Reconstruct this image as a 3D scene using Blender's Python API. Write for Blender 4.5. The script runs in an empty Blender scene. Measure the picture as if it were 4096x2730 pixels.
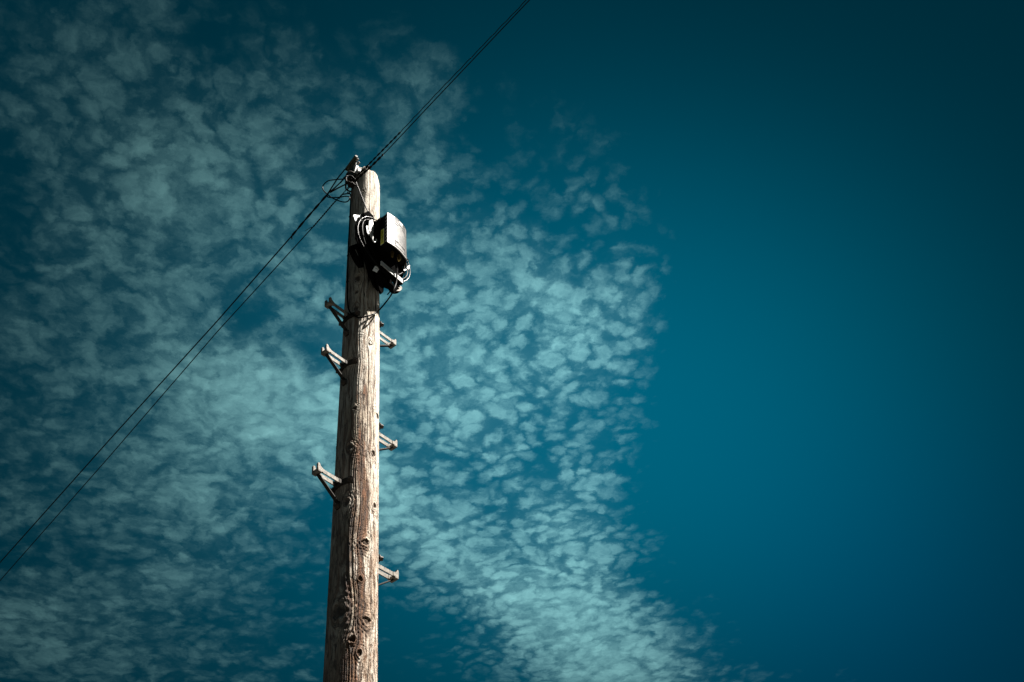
import bpy, bmesh, math, random
import numpy as np
from mathutils import Vector, Matrix

random.seed(7)
rng = np.random.default_rng(11)
scene = bpy.context.scene
COL = scene.collection

# ------------------------------------------------------------------ camera
cam_d = bpy.data.cameras.new("camera")
cam = bpy.data.objects.new("camera", cam_d)
COL.objects.link(cam)
RIGHT = Vector((0.98913, -0.12112, -0.08338))
UP = Vector((-0.03063, -0.72432, 0.68879))
FWD = Vector((0.14382, 0.67875, 0.72015))
m = Matrix((RIGHT, UP, -FWD)).transposed().to_4x4()
m.translation = Vector((0.0, -3.65, 1.6))
cam.matrix_world = m
cam_d.sensor_width = 36.0
cam_d.lens = 36.54
cam_d.clip_start = 0.05
cam_d.clip_end = 5000
scene.camera = cam

# ------------------------------------------------------------------ light, exposure
EXPOSURE = 2.15
SUN_AZ, SUN_EL = math.radians(-12), math.radians(60)
scene.view_settings.view_transform = 'Standard'
scene.view_settings.look = 'None'
scene.view_settings.exposure = EXPOSURE
scene.view_settings.gamma = 1.0
scene.view_settings.use_curve_mapping = False
sun_dir = Vector((math.cos(SUN_EL) * math.cos(SUN_AZ), math.cos(SUN_EL) * math.sin(SUN_AZ), math.sin(SUN_EL)))
sd = bpy.data.lights.new("sun", 'SUN')
sd.energy = 5.0
sd.angle = math.radians(0.5)
sd.color = (1.0, 0.94, 0.86)
so = bpy.data.objects.new("sun", sd)
COL.objects.link(so)
so.rotation_euler = sun_dir.to_track_quat('Z', 'Y').to_euler()
so.location = (6, -2, 14)


# ------------------------------------------------------------------ node helper
class NT:
    def __init__(self, tree):
        self.t = tree
        self.n = tree.nodes
        self.l = tree.links
        self.n.clear()

    def new(self, kind, **kw):
        nd = self.n.new(kind)
        for k, v in kw.items():
            setattr(nd, k, v)
        return nd

    def put(self, sock, v):
        if isinstance(v, bpy.types.NodeSocket):
            self.l.new(v, sock)
        elif v is not None:
            if hasattr(sock.default_value, '__len__') and not hasattr(v, '__len__'):
                sock.default_value = [v] * len(sock.default_value)
            elif hasattr(sock.default_value, '__len__') and len(sock.default_value) == 4 and len(v) == 3:
                sock.default_value = (*v, 1)
            else:
                sock.default_value = v

    def math(self, op, a, b=None, c=None, clamp=False):
        nd = self.new('ShaderNodeMath', operation=op, use_clamp=clamp)
        for i, v in enumerate((a, b, c)):
            if v is not None:
                self.put(nd.inputs[i], v)
        return nd.outputs[0]

    def vmath(self, op, a, b=None, out=0):
        nd = self.new('ShaderNodeVectorMath', operation=op)
        self.put(nd.inputs[0], a)
        if b is not None:
            if op == 'SCALE':
                self.put(nd.inputs['Scale'], b)
            else:
                self.put(nd.inputs[1], b)
        return nd.outputs[out]

    def noise(self, vec, scale, detail=4, rough=0.5, lac=2.0, dist=0.0, color=False):
        nd = self.new('ShaderNodeTexNoise')
        self.put(nd.inputs['Vector'], vec)
        nd.inputs['Scale'].default_value = scale
        nd.inputs['Detail'].default_value = detail
        nd.inputs['Roughness'].default_value = rough
        nd.inputs['Lacunarity'].default_value = lac
        nd.inputs['Distortion'].default_value = dist
        return nd.outputs['Color' if color else 'Fac']

    def ramp(self, fac, lo, hi, a=0.0, b=1.0, kind='SMOOTHSTEP'):
        nd = self.new('ShaderNodeMapRange', interpolation_type=kind)
        self.put(nd.inputs['Value'], fac)
        for k, v in (('From Min', lo), ('From Max', hi), ('To Min', a), ('To Max', b)):
            self.put(nd.inputs[k], v)
        return nd.outputs[0]

    def mix(self, fac, a, b, blend='MIX'):
        nd = self.new('ShaderNodeMix', data_type='RGBA', blend_type=blend)
        self.put(nd.inputs[0], fac)
        self.put(nd.inputs[6], a)
        self.put(nd.inputs[7], b)
        return nd.outputs[2]


# ------------------------------------------------------------------ world: sky and altocumulus
world = bpy.data.worlds.new("World")
scene.world = world
world.use_nodes = True
W = NT(world.node_tree)
w_out = W.new('ShaderNodeOutputWorld')
bg = W.new('ShaderNodeBackground')
W.l.new(bg.outputs[0], w_out.inputs[0])
bg.inputs['Strength'].default_value = 0.1
tc = W.new('ShaderNodeTexCoord')
dirv = W.vmath('NORMALIZE', tc.outputs['Generated'])
sky = W.new('ShaderNodeTexSky', sky_type='NISHITA')
sky.sun_disc = False
sky.sun_elevation = SUN_EL
sky.sun_rotation = math.pi / 2 - SUN_AZ
sky.air_density = 1.0
sky.dust_density = 0.3
sky.ozone_density = 3.0

# a chart of the sky around one fixed direction of the compass (tangent units x 100)
ZEN_F = (0.14382, 0.67875, 0.72015)
ZEN_R = (0.98913, -0.12112, -0.08338)
ZEN_U = (-0.03063, -0.72432, 0.68879)
df = W.math('MAXIMUM', W.vmath('DOT_PRODUCT', dirv, ZEN_F, 1), 0.08)
cx = W.math('DIVIDE', W.math('MULTIPLY', W.vmath('DOT_PRODUCT', dirv, ZEN_R, 1), 100.0), df)
cy = W.math('DIVIDE', W.math('MULTIPLY', W.vmath('DOT_PRODUCT', dirv, ZEN_U, 1), 100.0), df)
comb = W.new('ShaderNodeCombineXYZ')
W.l.new(cx, comb.inputs[0])
W.l.new(cy, comb.inputs[1])
chart = comb.outputs[0]

# the cloud layer: a level sheet overhead
sep = W.new('ShaderNodeSeparateXYZ')
W.l.new(dirv, sep.inputs[0])
zz = W.math('MAXIMUM', sep.outputs[2], 0.06)
comb2 = W.new('ShaderNodeCombineXYZ')
W.l.new(W.math('DIVIDE', sep.outputs[0], zz), comb2.inputs[0])
W.l.new(W.math('DIVIDE', sep.outputs[1], zz), comb2.inputs[1])
sheet = comb2.outputs[0]

#CLOUDS_BEGIN
# cloud banks and clear gaps: centre, half-widths, bearing, weight
BANKS = [
    (-38.38, 20.27, 19.26, 19.26, 0, 0.48),
    (-40.05, -6.95, 21.78, 23.45, 0, 0.4),
    (-22.05, -9.05, 17.59, 17.59, 0, 0.3),
    (-5.3, 3.52, 18.84, 18.01, 0, 0.36),
    (-1.11, -4.86, 15.91, 15.08, 0, 0.3),
    (-34.61, -27.89, 28.48, 15.08, 0, 0.36),
    (-19.12, 11.06, 14.24, 11.73, 0, 0.3),
    (-23.3, 22.36, 10.89, 10.89, 0, 0.2),
    (6.43, 4.36, 8.38, 9.21, 0, 0.24),
    (12.71, 6.03, 5.03, 6.7, 0, 0.14),
    (-7.39, 25.29, 5.44, 4.61, 0, 0.2),
    (18.57, -29.98, 10.05, 4.61, -35, 0.28),
    (49.14, 30.74, 18.84, 18.84, 0, -0.9),
    (0.98, -23.28, 23.45, 8.38, -42, 0.66),
    (8.52, -29.98, 8.38, 4.61, -30, 0.22),
    (8.1, -29.98, 10.89, 6.7, -40, 0.34),
    (-7.39, -17.42, 12.56, 6.28, -45, 0.2),
    (-34.61, 19.01, 6.28, 5.03, 0, 0.26),
    (-31.26, 14.41, 5.86, 4.61, 0, 0.22),
    (-24.56, -6.11, 13.4, 5.44, -32, 0.44),
    (-46.75, -27.47, 7.12, 6.28, 0, 0.2),
    (3.5, -19.1, 6.7, 8.38, -60, 0.18),
    (-7.39, 19.01, 6.28, 5.86, 0, 0.16),
    (12.71, 1.01, 4.61, 10.89, 0, 0.12),
    (8.94, -16.58, 4.61, 8.38, 20, 0.2),
    (33.65, 22.36, 23.45, 20.94, 0, -0.9),
    (-11.58, 32.83, 10.89, 2.93, 0, -0.2),
    (-19.95, 27.39, 10.89, 5.86, 0, 0.1),
    (-10.32, 24.04, 8.38, 6.28, 0, 0.22),
    (-19.95, -7.37, 9.21, 5.03, -35, 0.2),
    (-27.49, 28.22, 4.61, 6.28, 30, -0.22),
    (-47.59, 11.06, 4.61, 7.54, 0, -0.25),
    (-24.14, 3.94, 5.44, 3.77, -20, -0.2),
    (-14.09, 6.03, 4.61, 6.28, 0, -0.15),
    (-5.3, -14.49, 12.14, 4.61, -45, -0.52),
    (-10.32, -29.98, 8.79, 3.98, -45, -0.24),
    (-22.47, -23.7, 10.89, 8.38, 0, -0.22),
    (-40.89, -19.51, 13.4, 4.19, 10, -0.22),
    (0.15, 1.01, 5.03, 2.51, 0, -0.15),
    (-11.58, -7.37, 2.51, 2.51, 0, -0.2),
    (-19.95, -1.51, 5.03, 2.51, -30, -0.18),
    (6.01, 9.38, 6.28, 2.93, -30, -0.2),
    (32.39, 7.71, 19.26, 29.31, 0, -0.75),
    (10.2, 31.57, 12.56, 10.05, 0, -0.6),
    (40.35, -11.14, 25.13, 26.8, 0, -0.75),
    (22.76, -14.07, 10.05, 13.4, 0, -0.4),
    (-1.11, 19.01, 4.61, 8.38, 30, -0.2),
    (16.06, -27.47, 6.28, 8.38, -40, 0.12),
]
PUFFS = [
    (-24.14, -0.67, 125.63, 125.63, 0, 0.3),
    (0.98, 0.17, 23.45, 25.96, 0, 1.0),
    (-30.42, 20.27, 18.84, 14.66, 0, 0.5),
    (-1.11, -21.61, 20.94, 13.82, 0, 0.6),
]
COV_BASE = 0.22
G_CX = 8.103
G_CY = -7.37
G_SX = 35.176
G_SY = 26.801
G_P = 1.12
G_FLOOR = 0.185
SKY_K = 1.0
SKY_TINT = (0.0, 0.076, 0.126)
CLOUD_ADD = (0.165, 0.32, 0.302)
#CLOUDS_END
# warp the chart so the banks get ragged edges
wv = W.noise(chart, 0.09, 2, 0.5, color=True)
wv = W.vmath('SCALE', W.vmath('SUBTRACT', wv, (0.5, 0.5, 0.5)), 8.0)
chart_w = W.vmath('ADD', chart, wv)
wv2 = W.noise(chart, 0.5, 2, 0.6, color=True)
wv2 = W.vmath('SCALE', W.vmath('SUBTRACT', wv2, (0.5, 0.5, 0.5)), 1.6)
chart_w = W.vmath('ADD', chart_w, wv2)


def bank(x, y, sx, sy, rot, amp):
    mp = W.new('ShaderNodeMapping', vector_type='TEXTURE')
    W.l.new(chart_w, mp.inputs['Vector'])
    mp.inputs['Location'].default_value = (x, y, 0)
    mp.inputs['Rotation'].default_value = (0, 0, math.radians(rot))
    mp.inputs['Scale'].default_value = (sx, sy, 10000)
    ln = W.vmath('LENGTH', mp.outputs[0], None, 1)
    g = W.ramp(ln, 0.2, 1.3, amp, 0.0)
    return g


cov = None
for b_ in BANKS:
    g = bank(*b_)
    cov = g if cov is None else W.math('ADD', cov, g)
cov = W.math('ADD', cov, COV_BASE)
# everything right of the ragged front is clear
pf = None
for b_ in PUFFS:
    g = bank(*b_)
    pf = g if pf is None else W.math('ADD', pf, g)
pf = W.math('MINIMUM', W.math('MAXIMUM', pf, 0.0), 1.0)

# fleecy detail on the sheet
dw = W.noise(sheet, 9.0, 3, 0.55, color=True)
sheet_w = W.vmath('ADD', sheet, W.vmath('SCALE', W.vmath('SUBTRACT', dw, (0.5, 0.5, 0.5)), 0.075))
dw2 = W.noise(sheet, 62.0, 5, 0.68, color=True)
sheet_w = W.vmath('ADD', sheet_w, W.vmath('SCALE', W.vmath('SUBTRACT', dw2, (0.5, 0.5, 0.5)), 0.026))
vor = W.new('ShaderNodeTexVoronoi', feature='SMOOTH_F1')
W.put(vor.inputs['Vector'], sheet_w)
vor.inputs['Scale'].default_value = 40.0
vor.inputs['Smoothness'].default_value = 0.2
d1 = W.math('DIVIDE', vor.outputs['Distance'], 0.74)
puff = W.math('SUBTRACT', 1.0, W.math('MULTIPLY', d1, d1), clamp=True)
fine = W.noise(sheet_w, 46.0, 8, 0.66)
broad = W.noise(sheet_w, 6.5, 5, 0.55)
mottle = W.noise(sheet_w, 15.0, 5, 0.6)
vor2 = W.new('ShaderNodeTexVoronoi', feature='SMOOTH_F1')
W.put(vor2.inputs['Vector'], sheet_w)
vor2.inputs['Scale'].default_value = 20.0
vor2.inputs['Smoothness'].default_value = 0.25
d2 = W.math('DIVIDE', vor2.outputs['Distance'], 0.76)
lump = W.math('SUBTRACT', 1.0, W.math('MULTIPLY', d2, d2), clamp=True)
mixd = W.new('ShaderNodeMix', data_type='FLOAT')
W.l.new(pf, mixd.inputs[0])
W.l.new(lump, mixd.inputs[2])
W.l.new(puff, mixd.inputs[3])
dome = W.math('ADD', W.math('MULTIPLY', mixd.outputs[0], 0.72), W.math('MULTIPLY', puff, 0.28))


def dev(x, k, mid=0.5):
    return W.math('MULTIPLY', W.math('SUBTRACT', x, mid), k)


dens = W.math('ADD', cov, W.math('ADD', dev(broad, 1.0), W.math('ADD', dev(mottle, 0.9), W.math('ADD', dev(fine, 0.55), dev(dome, 0.55, 0.6)))))
cover = W.ramp(dens, 0.10, 0.98, 0.0, 1.0)
shade = W.math('ADD', W.math('ADD', W.math('MULTIPLY', W.ramp(dome, 0.15, 0.95), 0.62), 0.22), W.math('ADD', dev(fine, 2.3), dev(mottle, 1.1)))
shade = W.math('ADD', shade, W.ramp(cov, 0.65, 1.25, 0.0, 0.34))
shade = W.math('ADD', shade, W.math('MULTIPLY', W.math('SUBTRACT', 1.0, pf), 0.08))
shade = W.math('MAXIMUM', shade, 0.08)
thick = W.math('MULTIPLY', W.math('ADD', W.math('MULTIPLY', cover, shade), W.ramp(W.math('ADD', cov, dev(broad, 0.5)), 0.35, 1.35, 0.0, 0.30)), W.ramp(cov, 0.1, 1.15, 0.36, 1.12))

# brightness of the sky by direction
bx = W.math('DIVIDE', W.math('SUBTRACT', cx, G_CX), G_SX)
by = W.math('DIVIDE', W.math('SUBTRACT', cy, G_CY), G_SY)
r2 = W.math('ADD', W.math('MULTIPLY', bx, bx), W.math('MULTIPLY', by, by))
glow = W.math('EXPONENT', W.math('MULTIPLY', W.math('POWER', r2, G_P), -1.0))
glow = W.math('ADD', W.math('MULTIPLY', glow, 1.0 - G_FLOOR), G_FLOOR)
# Nishita gives the level and its slow change over the sky; the tint is the deep teal of this day
sky_l = W.math('MULTIPLY', W.vmath('DOT_PRODUCT', sky.outputs[0], (0.3, 0.4, 0.3), 1), SKY_K)
sky_l = W.math('MINIMUM', sky_l, 1.6)
base = W.vmath('SCALE', SKY_TINT, sky_l)
deep = W.math('MULTIPLY', W.ramp(cy, 4.0, -33.0), W.ramp(cx, 8.0, 42.0))
base = W.mix(deep, base, W.vmath('MULTIPLY', base, (1.0, 1.02, 1.24)))
cl = W.vmath('SCALE', CLOUD_ADD, thick)
tot = W.vmath('SCALE', W.vmath('ADD', base, cl), glow)
tot = W.vmath('SCALE', tot, 10.0 / 2 ** EXPOSURE)
W.l.new(tot, bg.inputs['Color'])

# ------------------------------------------------------------------ materials
MATS = {}


def mat(name, base, rough=0.5, metal=0.0, var=0.15, vscale=30.0, bump=0.0, bscale=200.0, spec=0.5, coat=0.0):
    if name in MATS:
        return MATS[name]
    mt = bpy.data.materials.new(name)
    mt.use_nodes = True
    T = NT(mt.node_tree)
    out = T.new('ShaderNodeOutputMaterial')
    p = T.new('ShaderNodeBsdfPrincipled')
    T.l.new(p.outputs[0], out.inputs[0])
    geo = T.new('ShaderNodeTexCoord')
    n1 = T.noise(geo.outputs['Object'], vscale, 6, 0.6)
    f = T.ramp(n1, 0.3, 0.7, 1 - var, 1 + var)
    T.put(p.inputs['Base Color'], T.vmath('SCALE', tuple(base), f))
    T.put(p.inputs['Roughness'], T.ramp(T.noise(geo.outputs['Object'], vscale * 2.3, 4, 0.6), 0.3, 0.7, rough * 0.85, min(1, rough * 1.15)))
    p.inputs['Metallic'].default_value = metal
    p.inputs['Specular IOR Level'].default_value = spec
    if bump:
        b = T.new('ShaderNodeBump')
        b.inputs['Strength'].default_value = bump
        b.inputs['Distance'].default_value = 0.002
        T.put(b.inputs['Height'], T.noise(geo.outputs['Object'], bscale, 4, 0.6))
        T.l.new(b.outputs[0], p.inputs['Normal'])
    MATS[name] = mt
    return mt


M_GALV = mat('weathered_galvanised_steel', (0.165, 0.148, 0.124), 0.75, 0.0, 0.45, 60, 0.3, 300, 0.3)
M_DARKSTEEL = mat('dull_dark_steel', (0.028, 0.026, 0.023), 0.75, 0.0, 0.4, 60, 0.3, 400, 0.1)
M_BRACKET = mat('mossy_dark_steel', (0.055, 0.06, 0.042), 0.7, 0.0, 0.5, 60, 0.3, 400, 0.3)
M_BLACK = mat('black_plastic', (0.005, 0.005, 0.005), 0.95, 0.0, 0.3, 50, 0.1, 300, 0.0)
M_CABLE = mat('black_cable_sheath', (0.006, 0.006, 0.006), 0.45, 0.0, 0.3, 60, 0.0, 200, 0.035)
M_MATT = mat('matt_black_sheath', (0.005, 0.005, 0.005), 0.8, 0.0, 0.3, 60, 0.0, 200, 0.0)
M_GLOSS = mat('glossy_black_sheath', (0.006, 0.006, 0.006), 0.34, 0.0, 0.3, 60, 0.0, 200, 0.14)
M_WIRE = mat('black_drop_wire', (0.008, 0.009, 0.008), 0.75, 0.0, 0.3, 60, 0.0, 200, 0.1)
M_COVER = mat('highlight_grey_plastic', (0.33, 0.325, 0.31), 0.6, 0.0, 0.10, 40, 0.1, 300, 0.4)  # sun glint on the dark casing put into a pale base colour
M_SHELL = mat('black_moulded_shell', (0.005, 0.006, 0.006), 0.7, 0.0, 0.3, 50, 0.1, 300, 0.06)
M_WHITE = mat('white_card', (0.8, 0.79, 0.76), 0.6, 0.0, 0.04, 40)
M_YELLOW = mat('yellow_label', (0.85, 0.80, 0.06), 0.5, 0.0, 0.08, 60)
M_ENDP = mat('dulled_grey_plastic', (0.075, 0.068, 0.060), 0.6, 0.0, 0.35, 25, 0.1, 300, 0.15)
M_INK = mat('black_ink', (0.01, 0.01, 0.01), 0.6)
M_BRASS = mat('brass', (0.20, 0.14, 0.05), 0.35, 0.8, 0.3, 80)
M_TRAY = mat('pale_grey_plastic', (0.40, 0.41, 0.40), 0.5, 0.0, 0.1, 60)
M_BOLT = mat('rusty_bolt', (0.07, 0.055, 0.045), 0.7, 0.2, 0.5, 90, 0.4, 500)


def panel_mat():
    mt = bpy.data.materials.new('weathered_vent_panel')
    mt.use_nodes = True
    T = NT(mt.node_tree)
    out = T.new('ShaderNodeOutputMaterial')
    p = T.new('ShaderNodeBsdfPrincipled')
    T.l.new(p.outputs[0], out.inputs[0])
    g = T.new('ShaderNodeTexCoord')
    mp = T.new('ShaderNodeMapping')
    T.l.new(g.outputs['Object'], mp.inputs[0])
    mp.inputs['Scale'].default_value = (1, 1, 0.45)
    n = T.noise(mp.outputs[0], 34, 7, 0.68)
    c = T.mix(T.ramp(n, 0.38, 0.66), (0.010, 0.010, 0.009), (0.105, 0.10, 0.093))
    T.put(p.inputs['Base Color'], c)
    p.inputs['Roughness'].default_value = 0.6
    p.inputs['Specular IOR Level'].default_value = 0.2
    return mt


M_PANEL = panel_mat()


def wood_mat():
    mt = bpy.data.materials.new('weathered_pole_wood')
    mt.use_nodes = True
    T = NT(mt.node_tree)
    out = T.new('ShaderNodeOutputMaterial')
    p = T.new('ShaderNodeBsdfPrincipled')
    T.l.new(p.outputs[0], out.inputs[0])
    at = T.new('ShaderNodeAttribute', attribute_name='grain')
    kn = T.new('ShaderNodeAttribute', attribute_name='knot')
    an = T.new('ShaderNodeAttribute', attribute_name='bearing')
    g = at.outputs['Vector']

    def st(sz, sxy=1.0):
        mp = T.new('ShaderNodeMapping')
        T.l.new(g, mp.inputs[0])
        mp.inputs['Scale'].default_value = (sxy, sxy, sz)
        return mp.outputs[0]
    ksep = T.new('ShaderNodeSeparateXYZ')
    T.l.new(kn.outputs['Vector'], ksep.inputs[0])
    kmask, kring, klight = ksep.outputs
    asep = T.new('ShaderNodeSeparateXYZ')
    T.l.new(an.outputs['Vector'], asep.inputs[0])
    stainband, height, shade_w = asep.outputs
    fine = T.noise(st(0.055), 180, 5, 0.68)
    mid = T.noise(st(0.06), 80, 4, 0.6)
    wide = T.noise(st(0.22), 16, 4, 0.6)
    pore = T.noise(st(0.5), 230, 3, 0.6)
    base = T.mix(T.ramp(wide, 0.35, 0.65), (0.44, 0.375, 0.285), (0.64, 0.60, 0.525))
    base = T.mix(T.ramp(mid, 0.49, 0.40), base, (0.20, 0.125, 0.075))
    base = T.mix(T.ramp(fine, 0.47, 0.40, 0.0, 0.95), base, (0.07, 0.042, 0.026))
    base = T.mix(T.ramp(pore, 0.40, 0.30, 0.0, 0.8), base, (0.10, 0.07, 0.05))
    lit_at = T.new('ShaderNodeAttribute', attribute_name='sunlit_pale')
    lit_fac = T.math('MULTIPLY', lit_at.outputs['Fac'], T.ramp(T.noise(st(0.3), 22, 4, 0.6), 0.35, 0.62, 0.15, 0.75))
    lit_fac = T.math('MULTIPLY', lit_fac, T.ramp(T.math('MINIMUM', fine, pore), 0.34, 0.42, 0.25, 1.0))
    base = T.mix(lit_fac, base, (0.68, 0.64, 0.56))  # sunlit side painted paler
    warm = T.math('MULTIPLY', T.ramp(height, 5.5, 3.8, 0.0, 0.95), T.ramp(T.noise(st(0.2), 30, 5, 0.6), 0.38, 0.62, 0.15, 1.0))
    base = T.mix(warm, base, T.mix(0.62, base, (0.20, 0.098, 0.044)))
    # brown weather stains, long patches down one side
    sn = T.noise(st(0.13), 26, 6, 0.62)
    sn = T.math('ADD', sn, T.ramp(height, 5.3, 3.7, 0.0, 0.07))
    sf = T.math('ADD', sn, T.math('MULTIPLY', T.math('SUBTRACT', stainband, 1.0), 0.36))
    sfac = T.ramp(sf, 0.395, 0.51)
    scol = T.mix(T.ramp(T.noise(st(0.1), 70, 5, 0.6), 0.38, 0.62), (0.022, 0.011, 0.007), (0.21, 0.085, 0.035))
    base = T.mix(T.math('MULTIPLY', sfac, 0.92), base, scol)
    # torn, flaking fibres: dark flecks and short cross breaks
    fl = T.noise(st(0.30), 62, 6, 0.72)
    flw = T.math('ADD', T.math('MULTIPLY', stainband, 0.10), T.ramp(height, 6.2, 3.6, -0.05, 0.05))
    flk = T.ramp(T.math('SUBTRACT', fl, flw), 0.42, 0.33, 0.0, 0.92)
    base = T.mix(flk, base, T.mix(T.ramp(mid, 0.4, 0.6), (0.030, 0.018, 0.012), (0.15, 0.075, 0.035)))
    # drying checks
    ck = T.noise(st(0.018), 26, 2, 0.5)
    chk = T.ramp(T.math('ABSOLUTE', T.math('SUBTRACT', ck, 0.5)), 0.0, 0.012, 1.0, 0.0)
    ck_on = T.ramp(T.noise(st(0.3), 9, 2, 0.5), 0.45, 0.55)
    chk = T.math('MULTIPLY', chk, ck_on)
    base = T.mix(chk, base, (0.03, 0.022, 0.016))
    # knots
    rings = T.math('SINE', T.math('MULTIPLY', kring, 26.0))
    kcol = T.mix(T.ramp(rings, -0.4, 0.6), (0.03, 0.018, 0.01), (0.14, 0.085, 0.05))
    base = T.mix(kmask, base, kcol)
    base = T.mix(klight, base, (0.55, 0.52, 0.46))
    # shade tint put into the colour of the face away from the sun
    T.put(p.inputs['Base Color'], T.mix(T.math('MULTIPLY', shade_w, 0.8), base, T.mix(0.6, base, (0.12, 0.14, 0.15))))
    p.inputs['Roughness'].default_value = 0.85
    p.inputs['Specular IOR Level'].default_value = 0.2
    # relief
    cross = T.noise(st(0.7), 170, 5, 0.7)
    h = T.math('ADD', T.math('MULTIPLY', fine, 0.8), T.math('MULTIPLY', mid, 1.0))
    h = T.math('ADD', h, T.math('MULTIPLY', cross, 0.85))
    h = T.math('SUBTRACT', h, T.math('MULTIPLY', flk, 0.55))
    h = T.math('SUBTRACT', h, T.math('MULTIPLY', chk, 0.8))
    h = T.math('SUBTRACT', h, T.math('MULTIPLY', kmask, 0.6))
    b = T.new('ShaderNodeBump')
    b.inputs['Strength'].default_value = 0.9
    b.inputs['Distance'].default_value = 0.0075
    T.put(b.inputs['Height'], h)
    T.l.new(b.outputs[0], p.inputs['Normal'])
    return mt


M_WOOD = wood_mat()


# ------------------------------------------------------------------ mesh helpers
def tag(o, label=None, cat=None, group=None, kind=None):
    if label:
        o['label'] = label
    if cat:
        o['category'] = cat
    if group:
        o['group'] = group
    if kind:
        o['kind'] = kind
    return o


def empty(name, loc, label, cat, group=None):
    o = bpy.data.objects.new(name, None)
    o.empty_display_size = 0.05
    o.location = loc
    COL.objects.link(o)
    return tag(o, label, cat, group)


def finish(name, bm, material, parent=None, loc=None, smooth=40):
    """bm is in world metres; the object is placed at its parent (or loc)."""
    org = Vector(parent['_org']) if parent is not None and '_org' in parent else (Vector(parent.location) if parent is not None else Vector(loc or (0, 0, 0)))
    me = bpy.data.meshes.new(name)
    bmesh.ops.recalc_face_normals(bm, faces=bm.faces)
    bmesh.ops.translate(bm, verts=bm.verts, vec=-org)
    bm.to_mesh(me)
    bm.free()
    me.materials.append(material)
    for p_ in me.polygons:
        p_.use_smooth = True
    try:
        me.set_sharp_from_angle(angle=math.radians(smooth))
    except Exception:
        pass
    o = bpy.data.objects.new(name, me)
    COL.objects.link(o)
    if parent is not None:
        o.parent = parent
        if parent.type == 'MESH':
            o.location = (0, 0, 0)
            o['_org'] = tuple(org)
    else:
        o.location = org
    if parent is None or parent.type != 'MESH':
        o['_org'] = tuple(org)
    return o


def add_box(bm, c, ex, ey, ez, bevel=0.0):
    """box centred at c with half-extent vectors"""
    c = Vector(c)
    ex, ey, ez = Vector(ex), Vector(ey), Vector(ez)
    vs = []
    for sx in (-1, 1):
        for sy in (-1, 1):
            for sz in (-1, 1):
                vs.append(bm.verts.new(c + ex * sx + ey * sy + ez * sz))
    idx = [(0, 1, 3, 2), (4, 6, 7, 5), (0, 4, 5, 1), (2, 3, 7, 6), (0, 2, 6, 4), (1, 5, 7, 3)]
    fs = [bm.faces.new([vs[i] for i in f]) for f in idx]
    if bevel > 0:
        es = list({e for f in fs for e in f.edges})
        bmesh.ops.bevel(bm, geom=es, offset=bevel, segments=2, affect='EDGES', profile=0.5)


def catmull(pts, n=8):
    P = [Vector(p) for p in pts]
    P = [P[0] * 2 - P[1]] + P + [P[-1] * 2 - P[-2]]
    out = []
    for i in range(1, len(P) - 2):
        p0, p1, p2, p3 = P[i - 1:i + 3]
        for k in range(n):
            t = k / n
            out.append(0.5 * ((2 * p1) + (-p0 + p2) * t + (2 * p0 - 5 * p1 + 4 * p2 - p3) * t * t + (-p0 + 3 * p1 - 3 * p2 + p3) * t ** 3))
    out.append(P[-2])
    return out


def add_tube(bm, pts, r, seg=8, caps=True, closed=False):
    pts = [Vector(p) for p in pts]
    n = len(pts)
    rs = r if hasattr(r, '__len__') else [r] * n
    rings = []
    prev = None
    for i, p in enumerate(pts):
        if closed:
            t = (pts[(i + 1) % n] - pts[i - 1]).normalized()
        else:
            t = (pts[min(i + 1, n - 1)] - pts[max(i - 1, 0)]).normalized()
        if prev is None:
            a = Vector((0, 0, 1)) if abs(t.z) < 0.9 else Vector((1, 0, 0))
            nrm = (a - t * a.dot(t)).normalized()
        else:
            nrm = (prev - t * prev.dot(t)).normalized()
        prev = nrm
        bn = t.cross(nrm)
        rings.append([bm.verts.new(p + (nrm * math.cos(2 * math.pi * k / seg) + bn * math.sin(2 * math.pi * k / seg)) * rs[i]) for k in range(seg)])
    rng_ = range(n) if closed else range(n - 1)
    for i in rng_:
        A, B = rings[i], rings[(i + 1) % n]
        for k in range(seg):
            bm.faces.new([A[k], A[(k + 1) % seg], B[(k + 1) % seg], B[k]])
    if caps and not closed:
        bm.faces.new(rings[0][::-1])
        bm.faces.new(rings[-1])


def add_prism(bm, poly, off):
    """poly: list of Vectors in a plane; extruded by vector off (both closed)"""
    A = [bm.verts.new(Vector(p)) for p in poly]
    B = [bm.verts.new(Vector(p) + Vector(off)) for p in poly]
    n = len(poly)
    bm.faces.new(A)
    bm.faces.new(B[::-1])
    for i in range(n):
        bm.faces.new([A[i], B[i], B[(i + 1) % n], A[(i + 1) % n]])


def add_bolt(bm, c, axis, r=0.011, h=0.010, washer=True):
    axis = Vector(axis).normalized()
    a = Vector((0, 0, 1)) if abs(axis.z) < 0.9 else Vector((1, 0, 0))
    u = axis.cross(a).normalized()
    v = axis.cross(u)
    c = Vector(c)
    if washer:
        add_prism(bm, [c + (u * math.cos(t) + v * math.sin(t)) * r * 1.5 for t in [k * math.pi / 8 for k in range(16)]], axis * 0.003)
    c2 = c + axis * 0.003
    for (r1, h0, h1) in ((r, 0, h * 0.7), (r * 0.82, h * 0.7, h)):
        add_prism(bm, [c2 + axis * h0 + (u * math.cos(t) + v * math.sin(t)) * r1 for t in [k * math.pi / 3 for k in range(6)]], axis * (h1 - h0))


UD = Vector((math.cos(math.radians(46)), math.sin(math.radians(46)), 0))
ND = Vector((math.sin(math.radians(46)), -math.cos(math.radians(46)), 0))
ZD = Vector((0, 0, 1))


def L(u, n, z):
    return UD * u + ND * n + ZD * z


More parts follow.
